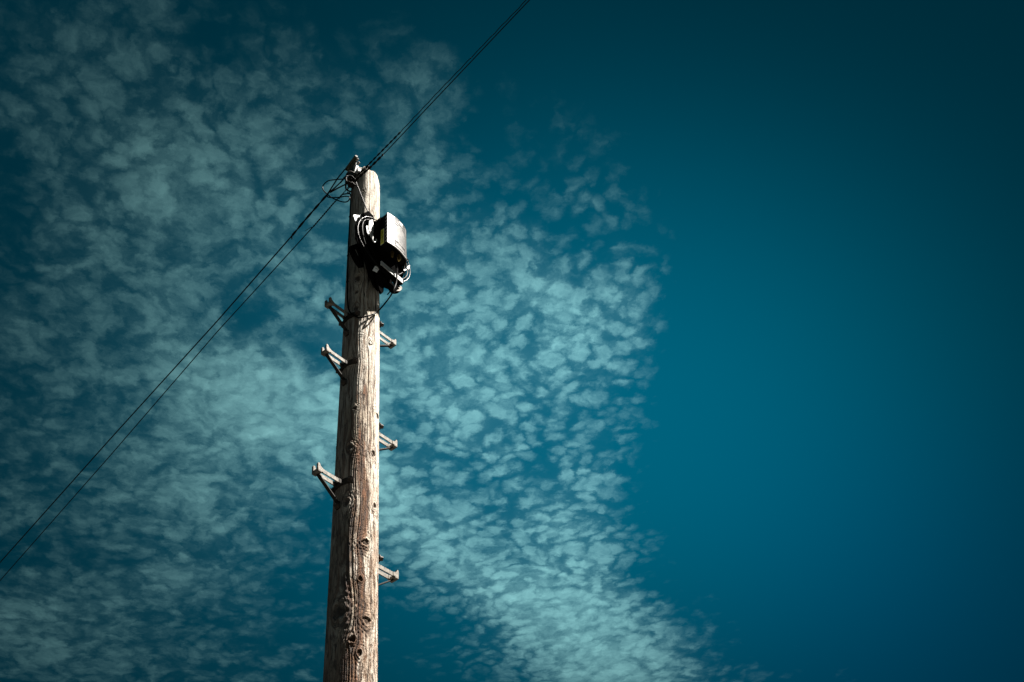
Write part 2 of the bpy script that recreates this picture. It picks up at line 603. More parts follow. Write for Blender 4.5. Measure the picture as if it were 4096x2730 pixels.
# ------------------------------------------------------------------ ground
bm = bmesh.new()
N_ = 60
ext = 1500.0
gv = {}
for i in range(N_ + 1):
    for j in range(N_ + 1):
        fx = (i / N_ * 2 - 1)
        fy = (j / N_ * 2 - 1)
        x = ext * fx * abs(fx) ** 1.5
        y = ext * fy * abs(fy) ** 1.5
        gv[i, j] = bm.verts.new((x, y, 0.04 * math.sin(x * 0.13) * math.cos(y * 0.11) * min(1, math.hypot(x, y) / 20)))
for i in range(N_):
    for j in range(N_):
        bm.faces.new([gv[i, j], gv[i + 1, j], gv[i + 1, j + 1], gv[i, j + 1]])
gm = bpy.data.materials.new('rough_grass')
gm.use_nodes = True
T = NT(gm.node_tree)
o_ = T.new('ShaderNodeOutputMaterial')
p_ = T.new('ShaderNodeBsdfPrincipled')
T.l.new(p_.outputs[0], o_.inputs[0])
g_ = T.new('ShaderNodeTexCoord')
nn = T.noise(g_.outputs['Object'], 3.0, 8, 0.7)
nb = T.noise(g_.outputs['Object'], 0.15, 4, 0.6)
c_ = T.mix(T.ramp(nn, 0.3, 0.7), (0.003, 0.0045, 0.0035), (0.008, 0.010, 0.007))
c_ = T.mix(T.ramp(nb, 0.4, 0.7, 0, 0.6), c_, (0.011, 0.010, 0.008))
T.put(p_.inputs['Base Color'], c_)
p_.inputs['Roughness'].default_value = 0.95
b_ = T.new('ShaderNodeBump')
b_.inputs['Distance'].default_value = 0.05
T.put(b_.inputs['Height'], nn)
T.l.new(b_.outputs[0], p_.inputs['Normal'])
ground = finish('ground', bm, gm)
tag(ground, kind='structure')

# ------------------------------------------------------------------ the pole
# bearing (rad), height (m), radius (m) of each knot
KNOTS = [(-1.723, 6.612, 0.007), (-1.886, 5.827, 0.015), (-1.916, 5.589, 0.0144), (-2.137, 5.208, 0.012),
         (-1.773, 4.893, 0.008), (-0.340, 4.897, 0.0125), (-1.932, 4.662, 0.0135), (-0.746, 4.645, 0.010),
         (-1.993, 4.353, 0.0128), (-0.637, 4.358, 0.009), (-1.103, 4.151, 0.0125), (-0.979, 3.789, 0.0135),
         (-2.123, 3.829, 0.025), (-1.298, 3.970, 0.008),
         (-1.264, 3.645, 0.009), (-1.9, 5.715, 0.008), (-1.55, 3.70, 0.010)]
LIGHT_KNOT = (-1.011, 5.347, 0.0115)
for k in range(26):     # the far side and the foot
    KNOTS.append((random.uniform(0.2, 3.6), random.uniform(0.4, 6.6), random.uniform(0.007, 0.015)))
for k in range(16):
    KNOTS.append((random.uniform(-2.9, 0.1), random.uniform(0.4, 3.4), random.uniform(0.008, 0.016)))


def pole_r(z):
    return 0.083 + (6.87 - z) * 0.0055


def build_pole():
    NA = 300
    zs = np.concatenate([np.linspace(-0.4, 3.3, 260, endpoint=False), np.linspace(3.3, 6.87, 1250)])
    NZ = len(zs)
    th = np.linspace(-math.pi * 1.5, math.pi * 0.5, NA, endpoint=False)   # seam faces away from the camera
    TH, Z = np.meshgrid(th, zs)
    R = pole_r(Z)
    S = TH.copy()
    ZW = Z.copy()
    disp = np.zeros_like(R)
    kmask = np.zeros_like(R)
    kring = np.zeros_like(R)
    klight = np.zeros_like(R)

    def wrap(a):
        return (a + math.pi) % (2 * math.pi) - math.pi
    for i, (t0, z0, a) in enumerate(KNOTS + [LIGHT_KNOT]):
        sel = np.abs(zs - z0) < a * 12
        if not sel.any():
            continue
        d = wrap(TH[sel] - t0) * R[sel]
        dz = (Z[sel] - z0)
        ez = dz / 2.2
        q = d * d + ez * ez
        A = a * 1.5
        # grain lines flow round the knot
        S[sel] -= (d * A * A / (q + (0.5 * a) ** 2)) / R[sel] * np.exp(-q / (6 * a) ** 2)
        ZW[sel] += 0.25 * dz * np.exp(-q / (2.5 * a) ** 2)
        rr = np.sqrt(d * d + (dz / 1.15) ** 2) / a
        ang = np.arctan2(dz, d)
        rr = rr * (1 + 0.13 * np.sin(2 * ang + i) + 0.10 * np.sin(3 * ang + 2 * i) + 0.07 * np.sin(7 * ang + 2 * i))
        core = 1 / (1 + np.exp((rr - 1) * 9))
        if i == len(KNOTS):
            ringm = np.exp(-((rr - 1.0) / 0.16) ** 2)
            klight[sel] = np.maximum(klight[sel], 1 / (1 + np.exp((rr - 0.9) * 14)))
            kmask[sel] = np.maximum(kmask[sel], ringm * 0.95)
            disp[sel] += 0.0015 * core - 0.003 * ringm
        else:
            kmask[sel] = np.maximum(kmask[sel], core)
            disp[sel] += -0.0035 * core + 0.0016 * np.exp(-((rr - 1.6) / 0.7) ** 2)
            # swelling round the branch stub with small ripples
            disp[sel] += 0.0012 * np.sin(rr * 5.5) * np.exp(-(rr / 4.0) ** 2)
        kring[sel] = np.where(rr < 3, rr, kring[sel])
    # long waviness, longitudinal ribs, drying checks
    for k in range(16):
        f1 = rng.integers(2, 9)
        disp += 0.0004 * np.sin(f1 * S + rng.uniform(0, 6.3) + ZW * rng.uniform(-1.5, 1.5))
    for k in range(30):
        f1 = rng.integers(24, 80)
        disp += 0.00012 * np.sin(f1 * S + rng.uniform(0, 6.3) + np.sin(ZW * rng.uniform(1, 6) + rng.uniform(0, 6)) * 1.5)
    checks = [(-1.42, 3.3, 5.2, 0.002), (-1.10, 4.5, 5.6, 0.0014), (-1.55, 5.4, 6.1, 0.002), (-1.25, 5.5, 6.2, 0.0016), (-1.9, 4.2, 5.3, 0.0014),
              (-0.92, 3.3, 4.3, 0.0016), (-1.3, 6.3, 6.9, 0.0016), (-1.65, 3.3, 4.6, 0.0018), (-0.75, 4.6, 5.3, 0.0011), (-2.25, 5.0, 5.9, 0.0016),
              (0.6, 2.0, 6.0, 0.003), (1.8, 1.0, 5.0, 0.003), (2.8, 2.0, 6.5, 0.003)]
    cmask = np.zeros_like(R)
    for (t0, za, zb, wd) in checks:
        line = t0 + 0.016 * np.sin(zs * 3.1 + t0 * 5) + 0.006 * np.sin(zs * 11 + t0 * 9)
        env = np.clip((zs - za) / 0.12, 0, 1) * np.clip((zb - zs) / 0.12, 0, 1)
        d = np.abs(wrap(S - line[:, None])) * R
        g = np.exp(-(d / wd) ** 2) * env[:, None]
        disp -= 0.0022 * g
        cmask = np.maximum(cmask, g)
    # transverse scores seen along the edge of the shadow
    for k in range(150):
        z0 = rng.uniform(3.2, 6.7)
        t0 = rng.uniform(-2.0, -1.0)
        w = rng.uniform(0.05, 0.35)
        sel = np.abs(zs - z0) < 0.03
        if sel.any():
            d = wrap(TH[sel] - t0)
            zl = z0 + 0.015 * np.sin(d * 3 + k)
            disp[sel] -= 0.0011 * np.exp(-(d / w) ** 2) * np.exp(-((Z[sel] - zl) / 0.0022) ** 2)
    # wear at the top rim
    disp -= 0.012 * np.exp(-(6.87 - Z) / 0.012) * (1 + 0.4 * np.sin(TH * 9))
    RR = R + disp
    X = RR * np.cos(TH)
    Y = RR * np.sin(TH)
    # the sawn top slopes down to the right
    zt = np.clip((Z - 6.5) / 0.37, 0, 1)
    ZZ = Z + zt * (-0.45 * X + 0.003 * np.sin(TH * 6) + 0.002 * np.sin(TH * 17))
    verts = np.stack([X, Y, ZZ], -1).reshape(-1, 3)
    nv = len(verts)
    top_c = np.array([[0, 0, 6.868]])
    # end-grain rings on top
    ringv = []
    last = verts[(NZ - 1) * NA:]
    for f in (0.8, 0.5, 0.25):
        q = last.copy()
        q[:, 0] *= f
        q[:, 1] *= f
        q[:, 2] = 6.868 - 0.45 * q[:, 0] + 0.003
        ringv.append(q)
    allv = np.concatenate([verts] + ringv + [top_c])
    i, j = np.meshgrid(np.arange(NZ - 1 + 3), np.arange(NA), indexing='ij')
    j2 = (j + 1) % NA
    quads = np.stack([i * NA + j, i * NA + j2, (i + 1) * NA + j2, (i + 1) * NA + j], -1).reshape(-1, 4)
    base_i = (NZ - 1 + 3) * NA
    c_i = len(allv) - 1
    tris = np.stack([base_i + np.arange(NA), base_i + (np.arange(NA) + 1) % NA, np.full(NA, c_i)], -1)
    me = bpy.data.meshes.new('shaft')
    nq, ntri = len(quads), len(tris)
    me.vertices.add(len(allv))
    me.vertices.foreach_set('co', allv.astype(np.float32).ravel())
    me.loops.add(nq * 4 + ntri * 3)
    me.loops.foreach_set('vertex_index', np.concatenate([quads.ravel(), tris.ravel()]).astype(np.int32))
    me.polygons.add(nq + ntri)
    ls = np.concatenate([np.arange(nq) * 4, nq * 4 + np.arange(ntri) * 3]).astype(np.int32)
    me.polygons.foreach_set('loop_start', ls)
    me.update(calc_edges=True)
    me.polygons.foreach_set('use_smooth', np.ones(nq + ntri, dtype=bool))

    def attr(name, a, b, c):
        at = me.attributes.new(name, 'FLOAT_VECTOR', 'POINT')
        v = np.stack([a, b, c], -1).reshape(-1, 3)
        extra = np.repeat(v[-1:], len(allv) - len(v), 0)
        if name == 'grain':
            extra = allv[len(v):].copy()
        at.data.foreach_set('vector', np.concatenate([v, extra]).astype(np.float32).ravel())
    attr('grain', 0.095 * np.cos(S), 0.095 * np.sin(S), ZW)
    attr('knot', np.maximum(kmask, cmask * 0.8), kring, klight)
    # the stains keep to one long face of the timber, and fade out towards the top
    tn = wrap(TH + 1.31 + 0.08 * np.sin(Z * 4) + 0.05 * np.sin(Z * 11))
    band = np.exp(-(tn / 0.33) ** 2)
    band = np.maximum(band, 0.75 * np.exp(-(wrap(TH + 1.65) / 0.45) ** 2) * np.clip((5.0 - Z) / 1.2, 0, 1))
    band = np.maximum(band, 0.6 * np.exp(-(wrap(TH + 0.18) / 0.16) ** 2) * np.clip((5.0 - Z) / 1.0, 0, 1))
    band *= 0.50 + 0.50 * np.clip((5.75 - Z) / 1.2, 0, 1)
    band = np.maximum(band, 0.25)
    side = 1 / (1 + np.exp((TH + 1.78) * 9))       # shaded face, greyed in the colour
    sunlit_pale = 1 / (1 + np.exp(-(wrap(TH + 0.92 + 0.06 * np.sin(Z * 5)) * 7))) * (1 / (1 + np.exp((TH - 1.3) * 5)))  # brightness of the sunlit side, put into the wood colour by bearing and height
    sunlit_pale = np.maximum(sunlit_pale, 1 / (1 + np.exp(-(wrap(TH + 1.6)) * 7)) * (1 / (1 + np.exp((TH - 1.3) * 5))) * np.clip((Z - 5.0) / 1.0, 0, 1))
    attr('sunlit_pale', sunlit_pale, sunlit_pale, sunlit_pale)
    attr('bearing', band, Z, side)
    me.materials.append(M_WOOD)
    me.validate()
    return me


pole = empty('utility_pole', (0, 0, 0), 'tall weathered timber telegraph pole with knots, cracks and brown stains', 'utility pole')
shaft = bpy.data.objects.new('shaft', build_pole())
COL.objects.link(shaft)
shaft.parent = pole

# ------------------------------------------------------------------ climbing steps
STEP_AZ = -137.0


def make_step():
    """local frame: x outward from the pole axis, y tangential, z up"""
    root = empty('pole_step', (0, 0, 0), 'x', 'climbing step', 'metal climbing steps bolted to the pole')
    R0 = 0.094
    for s in (-1, 1):
        bm = bmesh.new()
        # serrated rail: a strip on edge, saw-toothed on top
        y0, y1 = s * 0.012, s * 0.0172
        x0, x1 = 0.112, 0.215
        top, bot = [], []
        n = 30
        for i in range(n + 1):
            x = x0 + (x1 - x0) * i / n
            ph = (x - x0) / (x1 - x0) * 8
            top.append((x, 0.004 + 0.0028 * (abs(((ph * 1.0) % 1.0) - 0.5) * 2)))
            bot.append((x, -0.014))
        poly = [Vector((x, y0, z)) for x, z in top] + [Vector((x, y0, z)) for x, z in bot[::-1]]
        A = [bm.verts.new(p) for p in poly]
        B = [bm.verts.new(Vector((p.x, y1, p.z))) for p in poly]
        n2 = n + 1
        for i in range(n):
            bm.faces.new([A[i], A[i + 1], A[2 * n2 - 2 - i], A[2 * n2 - 1 - i]])
            bm.faces.new([B[i], B[2 * n2 - 1 - i], B[2 * n2 - 2 - i], B[i + 1]])
        for i in range(len(A)):
            k = (i + 1) % len(A)
            bm.faces.new([A[i], B[i], B[k], A[k]])
        finish('tread_rail', bm, M_GALV, root, smooth=18)
    # toe: solid end with two upturned horns and a gap between
    bm = bmesh.new()
    add_box(bm, (0.2265, 0, -0.012), (0.012, 0, 0), (0, 0.021, 0), (0, 0, 0.009), 0.003)
    for s in (-1, 1):
        prof = [(0.206, -0.014), (0.2385, -0.016), (0.240, 0.020), (0.236, 0.026), (0.229, 0.025), (0.226, 0.012), (0.218, 0.006), (0.206, 0.004)]
        add_prism(bm, [Vector((x, s * 0.0095, z)) for x, z in prof], (0, s * 0.0105, 0))
    bmesh.ops.bevel(bm, geom=[e for e in bm.edges], offset=0.0012, segments=1, affect='EDGES')
    finish('toe', bm, M_GALV, root, smooth=20)
    # brace
    bm = bmesh.new()
    d = Vector((0.222, 0, -0.020)) - Vector((0.104, 0, -0.108))
    dn = d.normalized()
    nrm = Vector((-dn.z, 0, dn.x))
    add_box(bm, (Vector((0.222, 0, -0.020)) + Vector((0.104, 0, -0.108))) / 2, d / 2, Vector((0, 0.0085, 0)), nrm * 0.0025, 0.0008)
    add_box(bm, (R0 + 0.005, 0, -0.122), (0.003, 0, 0), (0, 0.011, 0), (0, 0, 0.018), 0.001)
    finish('brace', bm, M_DARKSTEEL, root, smooth=20)
    # curved strap that hugs the pole
    bm = bmesh.new()
    arc_o, arc_i = [], []
    for k in range(15):
        a = math.radians(-40 + 80 * k / 14)
        arc_o.append((a, R0 + 0.0075))
        arc_i.append((a, R0 + 0.0005))
    ring = [(r * math.cos(a), r * math.sin(a)) for a, r in arc_o] + [(r * math.cos(a), r * math.sin(a)) for a, r in arc_i[::-1]]
    lo = [bm.verts.new((x, y, -0.019)) for x, y in ring]
    hi = [bm.verts.new((x, y, 0.011)) for x, y in ring]
    m_ = len(ring)
    for k in range(14):
        for lst, rev in ((lo, False), (hi, True)):
            f = [lst[k], lst[k + 1], lst[m_ - 2 - k], lst[m_ - 1 - k]]
            bm.faces.new(f[::-1] if rev else f)
    for k in range(m_):
        k2 = (k + 1) % m_
        bm.faces.new([lo[k], hi[k], hi[k2], lo[k2]])
    for s in (-1, 1):
        add_box(bm, (0.108, s * 0.0155, -0.005), (0.009, 0, 0), (0, 0.004, 0), (0, 0, 0.011), 0.001)
    finish('strap', bm, M_DARKSTEEL, root, smooth=20)
    for (a, z) in ((-33, -0.004), (33, -0.004), (0, -0.126)):
        bm = bmesh.new()
        ax = Vector((math.cos(math.radians(a)), math.sin(math.radians(a)), 0))
        add_bolt(bm, ax * (R0 + 0.0085) + Vector((0, 0, z)), ax, 0.0105, 0.013)
        finish('bolt', bm, M_BOLT, root, smooth=25)
    return root


step0 = make_step()
steps = [(STEP_AZ, 5.545, 'topmost left-hand climbing step, its rails shaded, its upturned tip lit'),
         (STEP_AZ, 5.203, 'middle left-hand climbing step, pale and close below the shaded topmost one'),
         (STEP_AZ, 4.472, 'lowest left-hand climbing step, pale, alone well below the other two'),
         (STEP_AZ + 180, 5.585, 'topmost right-hand climbing step, level with the pale sawn knot on the pole'),
         (STEP_AZ + 180, 4.885, 'middle one of the three right-hand climbing steps'),
         (STEP_AZ + 180, 4.150, 'lowest right-hand climbing step, nearest the bottom of the photo')]
for i, (az, z, lab) in enumerate(steps):
    if i == 0:
        r_ = step0
    else:
        r_ = step0.copy()
        COL.objects.link(r_)
        for ch in list(step0.children):
            c = ch.copy()
            COL.objects.link(c)
            c.parent = r_
    r_['label'] = lab
    k = pole_r(z) - 0.094
    a = math.radians(az)
    r_.location = (k * math.cos(a), k * math.sin(a), z)
    r_.rotation_euler = (0, 0, a)

# ------------------------------------------------------------------ overhead wires
WD = Vector((math.cos(math.radians(-54)), math.sin(math.radians(-54)), 0))   # towards the camera side


def seg_points(a, b, n, sag=0.0):
    a, b = Vector(a), Vector(b)
    return [a.lerp(b, i / n) - ZD * sag * 4 * (i / n) * (1 - i / n) for i in range(n + 1)]


def wobble(pts, amp, rate, jag=0.0):
    out = []
    d = 0
    for i, p in enumerate(pts):
        if i:
            d += (p - pts[i - 1]).length
        ph = d * rate
        out.append(p + Vector((0, 0, 1)) * amp * math.sin(ph) + Vector((0.81, 0.59, 0)) * amp * math.cos(ph) + Vector((random.gauss(0, jag), random.gauss(0, jag), random.gauss(0, jag))))
    return out


def twisted(bm, path, r_core, r_strand, pitch, r_off, strands=2, seg=6):
    """spiral strands of a wire grip laid round a path"""
    for s in range(strands):
        pts = []
        d = 0
        for i, p in enumerate(path):
            if i:
                d += (p - path[i - 1]).length
            t = (path[min(i + 1, len(path) - 1)] - path[max(i - 1, 0)]).normalized()
            a = (ZD - t * ZD.dot(t)).normalized()
            b = t.cross(a)
            ph = 2 * math.pi * (d / pitch + s / strands)
            pts.append(p + (a * math.cos(ph) + b * math.sin(ph)) * r_off)
        add_tube(bm, pts, r_strand, seg)


def resample(pts, step):
    pts = [Vector(p) for p in pts]
    out = [pts[0]]
    for a, b in zip(pts[:-1], pts[1:]):
        n = max(1, int((b - a).length / step))
        for i in range(1, n + 1):
            out.append(a.lerp(b, i / n))
    return out


def wire(name, core, r, grip, label, material=M_WIRE, group=None, far=None, wob=0.0, grip_r=0.003, grip_off=0.004, pitch=0.05):
    loc = Vector(core[0])
    root = empty(name, loc, label, 'overhead wire', group)
    bm = bmesh.new()
    pts = resample(core, 0.03 if wob else 0.1)
    if wob:
        pts = wobble(pts, wob, 70, wob * 0.25)
    if far is not None:
        a = pts[-1]
        d = (Vector(far) - a)
        pts += [a + d * (i / 40) - ZD * (4 * 0.6 * (i / 40) * (1 - i / 40)) * 0.0 for i in range(1, 41)]
    add_tube(bm, pts, r, 8)
    finish('wire_run', bm, material, root, smooth=60)
    if grip:
        bm = bmesh.new()
        twisted(bm, resample(grip, 0.006), 0, grip_r, pitch, grip_off, 2)
        finish('spiral_grip', bm, material, root, smooth=60)
    return root


GRP = 'overhead wires fixed at the pole top'
ANCH = Vector((-0.088, -0.070, 6.738))
# two wires leaving over the camera
wire('overhead_wire', [(-0.082, -0.083, 6.726), (-0.05, -0.127, 6.705), (-0.016, -0.173, 6.698), (0.082, -0.309, 6.690), (0.184, -0.449, 6.684), (0.363, -0.696, 6.689), (0.794, -1.288, 6.682)],
     0.0024, [(-0.05, -0.127, 6.705), (-0.016, -0.173, 6.698), (0.082, -0.309, 6.690), (0.184, -0.449, 6.684)],
     'upper, knobbly one of the two wires rising to the upper right', group=GRP, far=(17.6, -24.4, 6.55), wob=0.0013, grip_off=0.0032, grip_r=0.0022, pitch=0.075)
wire('overhead_wire', [(-0.079, -0.061, 6.72), (-0.061, -0.086, 6.714), (0.015, -0.191, 6.684), (0.12, -0.335, 6.675), (0.365, -0.672, 6.683), (0.811, -1.286, 6.689)],
     0.0029, [(-0.061, -0.086, 6.714), (0.015, -0.191, 6.684), (0.093, -0.299, 6.677)],
     'lower, straighter one of the two wires rising to the upper right', group=GRP, far=(17.8, -24.5, 6.6), grip_off=0.0042, grip_r=0.0032, pitch=0.085)
# two wires leaving away from the camera
thick = [(-0.098, -0.060, 6.816), (-0.124, -0.025, 6.824), (-0.154, 0.016, 6.822), (-0.182, 0.055, 6.828), (-0.218, 0.105, 6.845), (-0.287, 0.200, 6.835), (-0.365, 0.307, 6.821), (-0.447, 0.419, 6.798)]
w3 = wire('overhead_wire', thick + [(-0.927, 1.081, 6.727), (-1.746, 2.207, 6.656), (-2.713, 3.539, 6.547)], 0.0042,
          [(-0.218, 0.105, 6.845), (-0.287, 0.200, 6.835), (-0.365, 0.307, 6.821), (-0.440, 0.409, 6.799)],
          'thicker upper wire running down to the left, its sleeve ending in a frayed tail', group=GRP, far=(-14.0, 19.5, 5.8), grip_r=0.0036, grip_off=0.0036, pitch=0.16)
bm = bmesh.new()
add_tube(bm, catmull([(-0.115, -0.037, 6.895), (-0.129, -0.018, 6.914), (-0.138, -0.005, 6.912), (-0.171, 0.039, 6.898), (-0.219, 0.105, 6.852), (-0.25, 0.15, 6.838)], 6), 0.0042, 8)
finish('bar_tail', bm, M_WIRE, w3, smooth=60)
bm = bmesh.new()
add_tube(bm, catmull([(-0.088, -0.062, 6.726), (-0.134, 0.005, 6.782), (-0.180, 0.069, 6.829), (-0.21, 0.104, 6.845)], 6), 0.0044, 8)
add_tube(bm, catmull([(-0.100, -0.058, 6.85), (-0.106, -0.05, 6.836), (-0.118, -0.034, 6.822), (-0.13, -0.017, 6.826)], 6), [0.004] * 6 + [0.0058] * 8 + [0.0065] * 5, 8)
finish('shackle_tail', bm, M_WIRE, w3, smooth=60)
bm = bmesh.new()
for q in ((0.010, -0.016), (0.016, -0.012), (-0.006, -0.013)):
    add_tube(bm, [Vector((-0.440, 0.409, 6.796)), Vector((-0.448 + q[0] * 0.4, 0.420, 6.789)), Vector((-0.452 + q[0], 0.425, 6.796 + q[1] * 1.3))], [0.0034, 0.0026, 0.0014], 6)
finish('frayed_end', bm, M_WIRE, w3, smooth=60)
w4 = wire('overhead_wire', [(-0.137, 0.018, 6.705), (-0.148, 0.033, 6.708), (-0.161, 0.052, 6.713), (-0.187, 0.087, 6.712), (-0.226, 0.141, 6.703), (-0.308, 0.254, 6.689), (-0.918, 1.093, 6.637), (-1.71, 2.184, 6.485), (-2.646, 3.471, 6.337)],
          0.0032, [(-0.161, 0.052, 6.713), (-0.187, 0.087, 6.712), (-0.226, 0.141, 6.703), (-0.308, 0.254, 6.689)],
          'thinner lower wire running down to the left, with one loose whisker', group=GRP, far=(-13.6, 19.0, 5.3), grip_r=0.0021, grip_off=0.0030, pitch=0.035)
bm = bmesh.new()
add_tube(bm, catmull([(-0.306, 0.251, 6.690), (-0.314, 0.262, 6.696), (-0.327, 0.279, 6.712), (-0.354, 0.317, 6.733)], 5), [0.0024] * 8 + [0.0016] * 8, 6)
finish('loose_whisker', bm, M_WIRE, w4, smooth=60)

# chain from the pole to the lower wire
ch_a, ch_b = Vector((-0.086, -0.052, 6.726)), Vector((-0.138, 0.019, 6.707))
chain = empty('chain', ch_a, 'short fine chain between the pole top and the lower left-hand wire', 'chain')
dch = (ch_b - ch_a)
nl = 8
for i in range(nl):
    bm = bmesh.new()
    c0 = ch_a + dch * ((i + 0.5) / nl)
    t = dch.normalized()
    side = (Vector((0.81, 0.59, 0)) if i % 2 else ZD)
    side = (side * 0.8 + ZD * 0.5 - t * (side * 0.8 + ZD * 0.5).dot(t)).normalized()
    ov = [c0 + t * math.cos(a) * dch.length / nl * 0.62 + side * math.sin(a) * 0.0042 for a in [k * math.pi / 8 for k in range(16)]]
    add_tube(bm, ov, 0.0013, 6, closed=True)
    finish('chain_link', bm, M_DARKSTEEL, chain, smooth=60)

# slack loop hanging beside the pole top
loop_pts = [(-0.079, -0.095, 6.706), (-0.091, -0.078, 6.737), (-0.12, -0.038, 6.791), (-0.155, 0.009, 6.851), (-0.195, 0.065, 6.922), (-0.229, 0.11, 6.973), (-0.253, 0.144, 6.986), (-0.263, 0.157, 6.969),
            (-0.252, 0.143, 6.912), (-0.23, 0.112, 6.838), (-0.197, 0.068, 6.742), (-0.167, 0.025, 6.662), (-0.137, -0.016, 6.592), (-0.112, -0.050, 6.543), (-0.095, -0.073, 6.526), (-0.089, -0.080, 6.545), (-0.098, -0.067, 6.575),
            (-0.12, -0.040, 6.612), (-0.140, -0.012, 6.642), (-0.168, 0.027, 6.689), (-0.203, 0.075, 6.753), (-0.225, 0.105, 6.800), (-0.229, 0.111, 6.832)]
bm = bmesh.new()
add_tube(bm, catmull(loop_pts, 8), 0.0036, 10)
lo = finish('slack_cable', bm, M_CABLE, None, loop_pts[0], smooth=60)
tag(lo, 'slack black cable looping out in a wide teardrop left of the pole top', 'cable')

# riser: from the loop down the left of the pole, round the front and up into the box
riser_pts = [(-0.155, 0.045, 6.703), (-0.137, 0.018, 6.706), (-0.112, -0.015, 6.672), (-0.090, -0.045, 6.632), (-0.084, -0.050, 6.594), (-0.083, -0.050, 6.461), (-0.083, -0.051, 6.293), (-0.083, -0.053, 6.129), (-0.082, -0.054, 5.993), (-0.078, -0.064, 5.77), (-0.072, -0.074, 5.64), (-0.066, -0.082, 5.585),
             (-0.052, -0.089, 5.545), (-0.016, -0.101, 5.504), (0.034, -0.099, 5.520), (0.080, -0.068, 5.590)]
up = [L(0.020, 0.17, 5.655), L(0.022, 0.20, 5.70), L(0.038, 0.205, 5.775), L(0.030, 0.215, 5.86), L(0.004, 0.232, 5.945)]
bm = bmesh.new()
add_tube(bm, catmull([Vector(p) for p in riser_pts] + up, 8), 0.0040, 10)
ris = finish('riser_cable', bm, M_CABLE, None, riser_pts[0], smooth=60)
tag(ris, 'long black cable down the shaded pole edge, round its front and up to the box', 'cable')
# clips over it
for z in (6.40, 6.05, 5.82):
    bm = bmesh.new()
    c0 = Vector((-0.0825, -0.052, z)) if z > 5.9 else Vector((-0.0795, -0.0605, z))
    t = Vector((0.53, -0.85, 0)).normalized()
    o_ = Vector((-0.85, -0.53, 0))
    add_prism(bm, [c0 + t * 0.008 - o_ * 0.003, c0 + t * 0.006 + o_ * 0.005, c0 + o_ * 0.0062, c0 - t * 0.006 + o_ * 0.005, c0 - t * 0.008 - o_ * 0.003], (0, 0, 0.006))
    cl_ = finish('cable_clip', bm, M_BLACK, None, tuple(c0), smooth=30)
    tag(cl_, {6.40: 'highest small black clip on the cable down the left edge of the pole',
              6.05: 'small black clip on the cable beside the large box assembly',
              5.82: 'lowest small black clip on the cable, just above the top left step'}[z], 'cable clip', 'clips holding the riser cable')

# feed cable crossing the front of the pole down to the clamp
down_pts = [(-0.128, -0.150, 6.60), (-0.119, -0.155, 6.635), (-0.102, -0.152, 6.659), (-0.084, -0.146, 6.668), (-0.070, -0.140, 6.657), (-0.057, -0.136, 6.625), (-0.047, -0.132, 6.591), (-0.033, -0.127, 6.545), (-0.015, -0.121, 6.482), (0.001, -0.115, 6.427), (0.016, -0.109, 6.375), (0.018, -0.105, 6.31)]
down_pts[0] = (-0.145, -0.120, 6.63)
bm = bmesh.new()
add_tube(bm, catmull(down_pts, 8), 0.0036, 10)
fd = finish('feed_cable', bm, M_CABLE, None, down_pts[4], smooth=60)
tag(fd, 'black cable slanting down across the sunlit pole front to the box clamp', 'cable')

# ------------------------------------------------------------------ pole-top bracket
TB = Vector((math.cos(math.radians(-60)), math.sin(math.radians(-60)), 0))     # along the plate
OB = Vector((math.cos(math.radians(-150)), math.sin(math.radians(-150)), 0))   # outward


def Bp(t, o, z):
    return TB * t + OB * o + ZD * z


br = empty('pole_top_bracket', Bp(0, 0.09, 6.80), 'dark steel bracket with a rounded top bar, left of the pole top', 'bracket')
bm = bmesh.new()
add_tube(bm, [Bp(-0.070, 0.098, 6.957), Bp(-0.066, 0.098, 6.957), Bp(0.044, 0.098, 6.957), Bp(0.050, 0.098, 6.957)], [0.008, 0.0115, 0.0115, 0.008], 14)
add_tube(bm, [Bp(-0.058, 0.093, 6.932), Bp(0.040, 0.093, 6.932)], 0.006, 10)
finish('top_bar', bm, M_BRACKET, br, smooth=50)
bm = bmesh.new()
poly = [(-0.040, 6.945), (-0.034, 6.80), (-0.026, 6.745), (0.018, 6.745), (0.022, 6.80), (0.046, 6.945)]
add_prism(bm, [Bp(t, 0.089, z) for t, z in poly], OB * 0.005)
finish('back_plate', bm, M_BRACKET, br, smooth=30)
for (t, z) in ((-0.004, 6.887), (0.000, 6.850), (0.004, 6.812)):
    bm = bmesh.new()
    add_prism(bm, [Bp(t + 0.0085 * math.cos(a), 0.0945, z + 0.0125 * math.sin(a)) for a in [k * math.pi / 8 for k in range(16)]], OB * 0.0012)
    finish('hole', bm, M_INK, br, smooth=30)
# side flange, sunlit brightness put into its white colour
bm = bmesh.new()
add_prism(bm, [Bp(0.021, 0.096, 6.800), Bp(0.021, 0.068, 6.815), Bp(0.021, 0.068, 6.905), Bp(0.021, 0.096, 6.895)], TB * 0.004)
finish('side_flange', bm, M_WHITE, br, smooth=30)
bm = bmesh.new()
add_box(bm, Bp(0.045, 0.083, 6.806), TB * 0.019, OB * 0.011, ZD * 0.014, 0.001)
finish('insulator_block', bm, M_TRAY, br, smooth=30)
# knobs at the near end of the bar
for (t, o, z, r) in ((0.050, 0.092, 6.925, 0.0075), (0.052, 0.083, 6.893, 0.008)):
    bm = bmesh.new()
    add_tube(bm, [Bp(t - 0.012, o, z), Bp(t - 0.010, o, z), Bp(t + 0.004, o, z), Bp(t + 0.008, o, z)], [r * 0.6, r, r, r * 0.5], 12)
    finish('end_bolt', bm, M_GALV, br, smooth=50)

